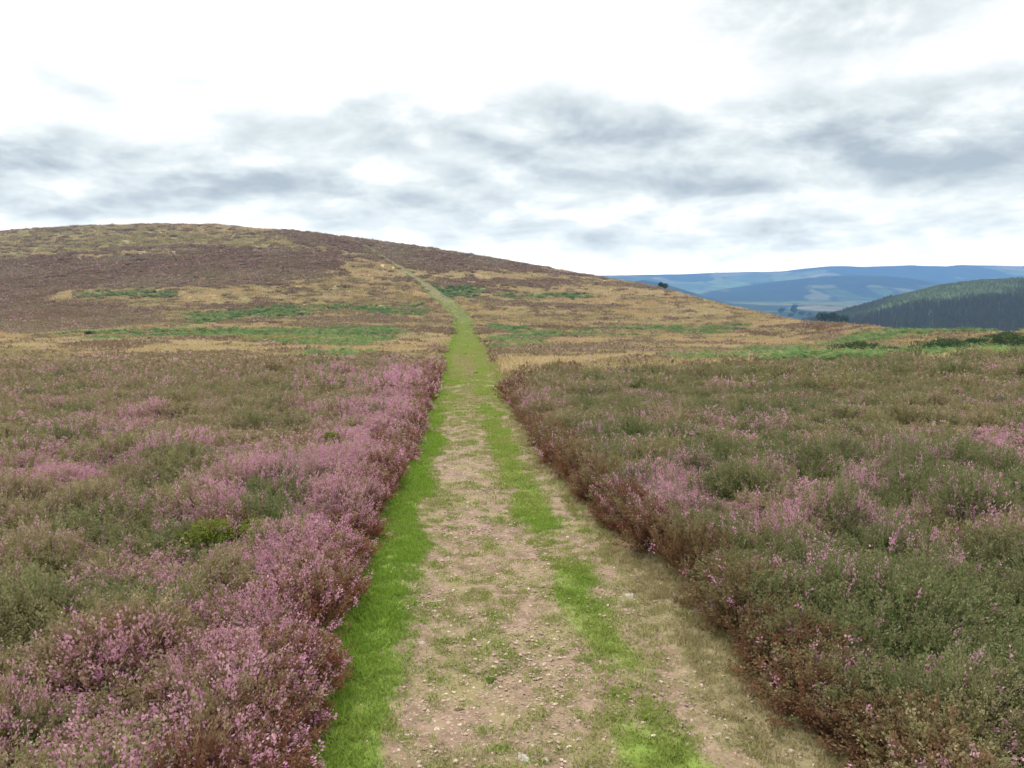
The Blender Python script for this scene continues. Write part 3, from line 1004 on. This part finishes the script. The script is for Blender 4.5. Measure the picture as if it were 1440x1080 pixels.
# weeds on the track
for px, row, wp, lab in ((689, 944, 17, 'green weed growing in the middle of the track'),
                         (669, 524, 9, 'dark tussock standing in the middle of the track where it narrows'),
                         (651, 500, 8, 'dark tussock in the track just beyond the first narrowing'),
                         (693, 520, 8, 'dark tussock on the right edge of the track beside pale grass')):
    x, y = unproject(px, row); w = wp * y / F
    bl = [(rg.uniform(-.4, .4) * w, rg.uniform(-.3, .3) * w, w * rg.uniform(.06, .2), w * rg.uniform(.12, .22)) for _ in range(6)]
    root = plant('weed' if y < 10 else 'tussock', (x, y, bottom_z(x, y) + .01), rg, bl, 500, w * .14, M_WEED, lab, 'plant', (w * .2, w * .02), None, 0.0, 6, 'foliage')

# trees on and beyond the ridge


def tree(px, row, dist, hp, wp, rng, lab, name='broadleaf_tree', group=None, n=1500, z=None):
    """row = foot of the tree in the photo, hp/wp its size there"""
    u = float(pix_u(px, row)); x = u * dist
    if z is None: z = EYE + float(row_slope(row)) * dist
    h = hp * dist / F; w = wp * dist / F
    bl = []
    for i in range(9):
        a = rng.random() * 6.28; q = rng.random()
        rad = w * .5 * rng.uniform(.4, .6)
        bl.append((math.cos(a) * (w * .5 - rad) * 1.05, math.sin(a) * (w * .5 - rad), h * .35 + (h * .62 - rad * .8) * q, rad))
    return plant(name, (x, dist, z), rng, bl, n, h * .085, M_OAK, lab, 'tree', (h * .38, h * .035), group)


gx = float(pix_u(933, 411)) * 318
tree(933, 411, 318, 14, 13, rg, 'lone dark tree standing on the skyline of the sloping ridge', n=1600, z=bottom_z(gx, 318))

# ------------------------------------------------------------------ FAR LANDSCAPE
t = NT('far_fields')
pos = t.n('ShaderNodeNewGeometry').outputs['Position']
n1 = t.noise(pos, .012, 5, .6)
c = t.vmath('SCALE', t.attr('veg').outputs['Vector'], None, t.rng(n1, .3, .7, .75, 1.25))
M_FAR = t.solid_out(c, 1.0, .05)


def sheet(name, us, ys, zf, cf, label, cat):
    U, Y = np.meshgrid(us, ys); X = U * Y
    Z = zf(U, X, Y)
    nr, nc = X.shape; idx = np.arange(nr * nc).reshape(nr, nc)
    f = np.stack([idx[:-1, :-1], idx[:-1, 1:], idx[1:, 1:], idx[1:, :-1]], -1).reshape(-1, 4)
    me = mesh_arr(name, np.stack([X, Y, Z], -1).reshape(-1, 3), f, True)
    attr_vec(me, 'veg', cf(X.ravel(), Y.ravel(), Z.ravel()))
    o = link(name, me, M_FAR); tag(o, label, cat, 'structure')
    return o


def cells(x, y, s, seed):
    """irregular field pattern: nearest of jittered sites -> two random numbers and edge distance"""
    gx = np.floor(x / s); gy = np.floor(y / s)
    best = np.full(x.shape, 1e9); sec = np.full(x.shape, 1e9); cid = np.zeros(x.shape)
    for i in (-1, 0, 1):
        for j in (-1, 0, 1):
            cx = gx + i; cy = gy + j
            h1 = _perm[(cx.astype(int) * 7 + seed) & 255, (cy.astype(int) * 13 + 5) & 255]
            h2 = _perm[(cx.astype(int) * 11 + 31) & 255, (cy.astype(int) * 5 + seed) & 255]
            d = np.maximum(np.abs(x - (cx + .5 + (h1 - .5) * .7) * s), np.abs(y - (cy + .5 + (h2 - .5) * .7) * s))
            nb = d < best
            sec = np.where(nb, best, np.minimum(sec, d)); cid = np.where(nb, h1 * .61 + h2 * .39, cid); best = np.where(nb, d, best)
    return cid, (sec - best)


def field_cols(x, y, s, seed, wood):
    cid, ed = cells(x + 60 * fbm(x / 300, y / 300, 2, seed), y, s, seed)
    pal = np.array([[.055, .09, .035], [.085, .125, .045], [.11, .115, .055], [.15, .13, .075], [.05, .07, .03], [.09, .11, .045]])
    c = pal[(cid * 977).astype(int) % 6]
    w = fbm(x / 420, y / 620, 4, seed + 2) > wood
    c = np.where((w | (ed < s * .06))[:, None], np.array([.022, .038, .02]), c)
    return c


VAL = -60.0


def val_z(U, X, Y):
    return VAL + (fbm(X / 500, Y / 500, 3, 61) - .5) * 16 - 10 * sstep(900, 300, Y)


sheet('valley', np.linspace(-.9, 1.3, 420), np.geomspace(260, 6200, 330), val_z, lambda x, y, z: field_cols(x, y, 240, 3, .56),
      'green valley floor with hedged fields beyond the moor', 'valley')

RIDGE = ([600, 850, 950, 1000, 1060, 1100, 1130, 1160, 1180, 1215, 1260, 1280, 1300, 1330, 1350, 1400, 1440, 1700], [392, 387.5, 386.5, 384, 382, 381.5, 378, 375, 374.2, 375.6, 374.2, 372.8, 374.2, 375, 373, 373.4, 374.6, 378])


def ridge_z(rx, rr, D, w, foot=VAL - 15):
    uu = pix_u(np.array(rx), np.array(rr))

    def f(U, X, Y):
        top = EYE + row_slope(np.interp(U, uu, rr)) * D
        prof = np.exp(-((Y - D) / w) ** 2)
        z = foot + (top - foot) * prof
        return z + (fbm(X / 330, Y / 700, 4, 63) - .5) * 40 * np.minimum(prof * 2, 1) * np.clip((top - foot) / 120, 0, 1) * (1 - .8 * sstep(.9, 1, prof))
    return f


sheet('distant_ridge', np.linspace(-.6, 1.3, 420), np.linspace(3900, 6000, 130), ridge_z(*RIDGE, 5500, 900), lambda x, y, z: field_cols(x, y, 230, 9, .57) * 1.5,
      'long pale blue ridge forming the far horizon', 'hill')
HILL2 = ([800, 940, 1000, 1060, 1130, 1170, 1200, 1240, 1275, 1310, 1345, 1400, 1700], [432, 424, 409, 400, 392, 389, 387.5, 388, 391, 397, 407, 416, 425])
sheet('wooded_hill', np.linspace(-.05, 1.1, 360), np.linspace(2700, 4700, 110), ridge_z(*HILL2, 3700, 520), lambda x, y, z: field_cols(x, y, 300, 15, np.where(z > 0, .30, .47)),
      'blue wooded hill in the middle distance in front of the far ridge', 'hill')
HILL3 = ([820, 860, 885, 905, 925, 950, 990, 1040, 1500], [410, 402, 397, 394, 397, 404, 416, 430, 440])
sheet('wooded_knoll', np.linspace(.02, .5, 160), np.linspace(1900, 3100, 80), ridge_z(*HILL3, 2500, 300), lambda x, y, z: field_cols(x, y, 260, 25, .34),
      'small dark blue wooded knoll peeping over the ridge slope', 'hill')

# forest hill on the right
FH = ([1100, 1150, 1170, 1200, 1240, 1280, 1320, 1380, 1440, 1600, 1900], [462, 454, 448, 438, 425.5, 413, 402, 394, 391, 388, 392])
fz0 = ridge_z(*FH, 900, 330, VAL - 6)


def fz(U, X, Y):
    return fz0(U, X, Y)


def fcol(x, y, z):
    n = fbm(x / 60, y / 60, 4, 66)
    return np.array([.05, .068, .028])[None] * (.7 + .8 * n[:, None])


sheet('forest_hill', np.linspace(.28, 1.25, 260), np.linspace(430, 1400, 130), fz, fcol, 'steep hill on the right clothed in dark conifers', 'hill')

rg = np.random.default_rng(23)


def conifer(rng, h, layers=9, seg=9):
    V = []; P = []
    for i in range(layers):
        f = i / layers
        r = .24 * h * (1 - f) ** .85 + .012 * h; zb = h * (.08 + .88 * f); zt = zb + h * .20
        for k in range(seg):
            a = (k + rng.random()) * 2 * math.pi / seg; rr_ = r * rng.uniform(.65, 1.2); da = 2.2 / seg
            V.append(np.array([[0, 0, zt], [math.cos(a - da) * rr_ * .6, math.sin(a - da) * rr_ * .6, zb + .05 * h], [math.cos(a) * rr_, math.sin(a) * rr_, zb - .03 * h],
                               [math.cos(a + da) * rr_ * .6, math.sin(a + da) * rr_ * .6, zb + .05 * h]]))
            P.append(np.tile([[0, rng.random(), 1]], (4, 1)))
    V = np.concatenate(V); P = np.concatenate(P)
    return V, np.arange(len(V)).reshape(-1, 4), P


MC = mat_tuft('conifer_needles', None, [(.068, .070, .038), (.13, .165, .055), (.11, .09, .06)], .1)
SRC_CF = [source('conifer', i, *conifer(rg, 11 + 2 * rg.random()), MC) for i in range(5)]
n = 32000
fu = rg.uniform(.36, 1.0, n); fy = rg.uniform(520, 1010, n); fx = fu * fy
fzv = fz(fu, fx, fy)
fpx, fpy = project(fx, fy, fzv)
pat = fbm(fx / 70, fy / 110, 4, 67)
lite = sstep(.0, 1.0, (1345 - fpx) / 170 + (pat - .5) * 2.6 + (428 - fpy) / 30)
k = (fzv > VAL - 1) & (rg.random(n) < 1 - .35 * lite)
fx, fy, fzv, lite, pat = fx[k], fy[k], fzv[k], lite[k], pat[k]
n = len(fx)
s = (1 - .6 * lite) * rg.uniform(.6, 1.1, n) * .52
scatter('forest', np.stack([fx, fy, fzv], 1), np.stack([rg.normal(0, .03, n), rg.normal(0, .03, n), rg.random(n) * 6.28], 1), np.stack([s * (1 + .5 * lite), s * (1 + .5 * lite), s * (1 - .3 * lite)], 1),
        rg.integers(0, 5, n), np.stack([np.clip(lite * .9 + rg.normal(0, .12, n), 0, 1), rg.random(n) * .3, 0 * fx], 1), SRC_CF, 'dark conifer forest covering the steep hill on the right', 'forest')


# trees of the valley one can tell apart
def val_tree(px, row, hp, wp, lab, group='trees in the valley fields'):
    d = (VAL - EYE) / float(row_slope(row))
    tree(px, row, d, hp, wp, rg, lab, 'broadleaf_tree', group, 700)


val_tree(1099, 444, 12, 10, 'leftmost round dark tree in the valley fields beyond the ridge')
val_tree(1116, 443, 17, 9, 'tallest narrow dark tree in the valley fields')
val_tree(1128, 445, 9, 10, 'low round tree just right of the tallest valley tree')
val_tree(1140, 446, 8, 11, 'broad low tree between the round one and the dark clump at the forest foot')
val_tree(1112, 447, 7, 8, 'small tree at the foot of the tallest valley tree')
for px, row, d, hp, wp, lab in ((1156, 456, 420, 17, 16, 'leftmost dark tree of the clump at the foot of the forest'),
                                (1170, 457, 430, 18, 18, 'middle dark tree of the clump at the foot of the forest'),
                                (1184, 458, 440, 15, 16, 'rightmost dark tree of the clump at the foot of the forest')):
    tree(px, row, d, hp, wp, rg, lab, 'broadleaf_tree', 'dark trees at the forest foot', 1100)

# ------------------------------------------------------------------ HAZE
import bmesh
HAZE = 2.3e-4
bm = bmesh.new(); bmesh.ops.create_cube(bm, size=1.0)
me = bpy.data.meshes.new('haze'); bm.to_mesh(me); bm.free()
hz = link('haze', me)
zlo, zhi = VAL - 30, 152.0
hz.scale = (20000, 6500, zhi - zlo); hz.location = (0, 3050, (zhi + zlo) / 2)
t = NT('haze_air')
pv = t.n('ShaderNodeVolumePrincipled')
pv.inputs['Color'].default_value = (.18, .355, .69, 1); pv.inputs['Density'].default_value = HAZE
pv.inputs['Anisotropy'].default_value = 0.0
o = t.n('ShaderNodeOutputMaterial'); t.l(pv.outputs[0], o.inputs['Volume'])
me.materials.append(t.m)
tag(hz, 'thin blue haze lying over the distant valley and hills', 'haze', 'stuff')

# ------------------------------------------------------------------ SKY
SUN_EL, SUN_AZ = R(50), R(-28)       # azimuth from +Y towards +X
w = NT('World', True); scene.world = w.m
tc = w.n('ShaderNodeTexCoord').outputs['Generated']
dx, dy, dz = w.sep(tc)
az0 = w.math('ARCTAN2', dx, dy); el0 = w.math('ARCSINE', dz)
den = w.math('ADD', w.math('MAXIMUM', dz, 0.0), .30)
cp = w.n('ShaderNodeCombineXYZ'); w.l(w.math('DIVIDE', dx, den), cp.inputs[0]); w.l(w.math('DIVIDE', dy, den), cp.inputs[1]); cp.inputs[2].default_value = 3.3
plane = cp.outputs[0]
wn = w.n('ShaderNodeTexNoise'); w.l(plane, wn.inputs['Vector']); wn.inputs['Scale'].default_value = 2.6; wn.inputs['Detail'].default_value = 5; wn.inputs['Roughness'].default_value = .5
wr, wg, wb = w.sep(wn.outputs['Color'])
az = w.math('ADD', az0, w.math('MULTIPLY', w.math('SUBTRACT', wr, .5), .26))
el = w.math('ADD', el0, w.math('MULTIPLY', w.math('SUBTRACT', wg, .5), .075))


def sky_dir(px, row):
    u = float(pix_u(px, row)); s = float(row_slope(row))
    return math.atan2(u, 1.0), math.atan2(s, math.hypot(u, 1.0))


CLOUDS = [  # px, row, half-width, half-height, darkness
    (80, 222, 230, 30, 1.0), (330, 262, 260, 34, .85), (420, 180, 110, 18, .45), (640, 170, 150, 26, .80), (830, 185, 130, 26, .85), (1000, 205, 150, 30, .7),
    (1180, 175, 170, 36, .75), (1330, 215, 140, 40, .95), (1420, 160, 120, 40, .65), (1180, 262, 150, 16, .5), (760, 240, 110, 22, .6), (560, 250, 110, 30, .45),
    (960, 265, 130, 18, .5), (620, 295, 120, 18, .45), (860, 300, 160, 18, .45), (1180, 12, 140, 44, 1.7), (100, 105, 50, 16, .35), (1060, 310, 200, 12, .35), (300, 115, 40, 8, .2),
    (30, 290, 120, 18, .55), (-200, 230, 200, 50, .7), (1650, 220, 200, 50, .7), (1340, 120, 150, 16, .4), (700, 330, 300, 26, .5), (1250, 330, 300, 24, .5), (350, 300, 160, 14, .5), (420, 215, 300, 60, .22), (900, 235, 330, 70, .22), (1250, 200, 260, 70, .2), (1000, 355, 400, 14, .14)]
acc = None
for px, row, hw, hh, dk in CLOUDS:
    a, e = sky_dir(px, row)
    g1 = w.math('MULTIPLY', w.math('SUBTRACT', az, a), 1.0 / (hw / F)); g2 = w.math('MULTIPLY', w.math('SUBTRACT', el, e), 1.0 / (hh / F))
    q = w.math('ADD', w.math('MULTIPLY', g1, g1), w.math('MULTIPLY', g2, g2))
    g = w.math('MULTIPLY', w.math('EXPONENT', w.math('MULTIPLY', q, -1.0)), dk)
    acc = g if acc is None else w.math('ADD', acc, g)
f1 = w.noise(plane, 3.6, 8, .57, .2)
up = w.n('ShaderNodeVectorMath', operation='MULTIPLY'); w.l(plane, up.inputs[0]); up.inputs[1].default_value = (.93, .93, 1)
f2 = w.noise(up.outputs[0], 3.6, 4, .52, .2)
relief = w.math('SUBTRACT', f1, f2)
back = w.math('MULTIPLY', w.rng(dy, .45, .1), .5)
acc = w.math('ADD', acc, back)
base = w.math('SUBTRACT', 1.0, w.math('EXPONENT', w.math('MULTIPLY', acc, -1.15)))
amt = w.math('MULTIPLY_ADD', base, 1.25, .18)
dark = w.math('MULTIPLY', base, .79)
dark = w.math('ADD', dark, w.math('MULTIPLY', w.math('SUBTRACT', f1, .5), amt))
dark = w.math('ADD', dark, w.math('MULTIPLY', relief, w.math('MULTIPLY_ADD', base, 1.6, .3)))
cr = w.n('ShaderNodeValToRGB'); w.l(dark, cr.inputs[0])
el_ = cr.color_ramp.elements
el_[0].position = .04; el_[0].color = (1.18, 1.18, 1.18, 1)
el_[1].position = 1.0; el_[1].color = (.42, .485, .54, 1)
for p, c in ((.18, (.95, .97, .965, 1)), (.36, (.78, .84, .845, 1)), (.56, (.66, .725, .74, 1)), (.76, (.53, .595, .635, 1))):
    e = el_.new(p); e.color = c
sky = w.n('ShaderNodeTexSky', sky_type='NISHITA'); sky.sun_disc = False; sky.sun_elevation = SUN_EL; sky.sun_rotation = SUN_AZ
skys = w.vmath('SCALE', sky.outputs[0], None, .10)
mixc = w.mix(.95, skys, cr.outputs[0])
# the open sky overhead is far brighter than the band the photo shows
high = w.rng(el0, .30, .75, 1.0, 2.6)
mixc = w.vmath('SCALE', mixc, None, high)
# the air box takes light away towards the horizon; the sky beyond it is brighter there
tanel = w.math('TANGENT', w.math('MAXIMUM', el0, .002))
dist = w.math('MINIMUM', w.math('DIVIDE', zhi - EYE, tanel), 6250.0)
T = w.math('EXPONENT', w.math('MULTIPLY', dist, -HAZE))
inv = w.math('DIVIDE', 1.0, T)
hcol = w.n('ShaderNodeCombineXYZ')
for i, q in enumerate((.12, .25, .47)): hcol.inputs[i].default_value = q
take = w.vmath('SCALE', hcol.outputs[0], None, w.math('SUBTRACT', inv, 1.0))
mixc = w.vmath('MAXIMUM', w.vmath('SUBTRACT', w.vmath('SCALE', mixc, None, inv), take), (.05, .05, .05))
gnd = w.mix(w.rng(dz, -.02, -.10), mixc, (.25, .23, .17))
bg = w.n('ShaderNodeBackground'); w.l(gnd, bg.inputs[0]); bg.inputs[1].default_value = 1.0
out = w.n('ShaderNodeOutputWorld'); w.l(bg.outputs[0], out.inputs[0])

sl = bpy.data.lights.new('sun', 'SUN'); sl.energy = 2.8; sl.angle = R(10); sl.color = (1.0, .955, .89)
so = bpy.data.objects.new('sun', sl); COL.objects.link(so)
dv = Vector((math.sin(SUN_AZ) * math.cos(SUN_EL), math.cos(SUN_AZ) * math.cos(SUN_EL), math.sin(SUN_EL)))
so.rotation_euler = (-dv).to_track_quat('-Z', 'Y').to_euler()
so.location = (0, 0, 60)

# ------------------------------------------------------------------ CAMERA
cam = bpy.data.cameras.new('camera'); co = bpy.data.objects.new('camera', cam); COL.objects.link(co)
cam.sensor_width = 36; cam.lens = 36 * F / 1440; cam.clip_start = .05; cam.clip_end = 30000
co.location = (0, 0, EYE); co.rotation_euler = (math.pi / 2 - TH, 0, 0)
scene.camera = co
vs = scene.view_settings
vs.view_transform = 'Standard'; vs.look = 'None'; vs.exposure = 0.1; vs.gamma = 1.0; vs.use_curve_mapping = False
scene.cycles.max_bounces = 6; scene.cycles.diffuse_bounces = 2; scene.cycles.transmission_bounces = 4
scene.cycles.volume_bounces = 0
scene.cycles.filter_width = 1.5
scene.cycles.use_adaptive_sampling = True; scene.cycles.adaptive_threshold = .03
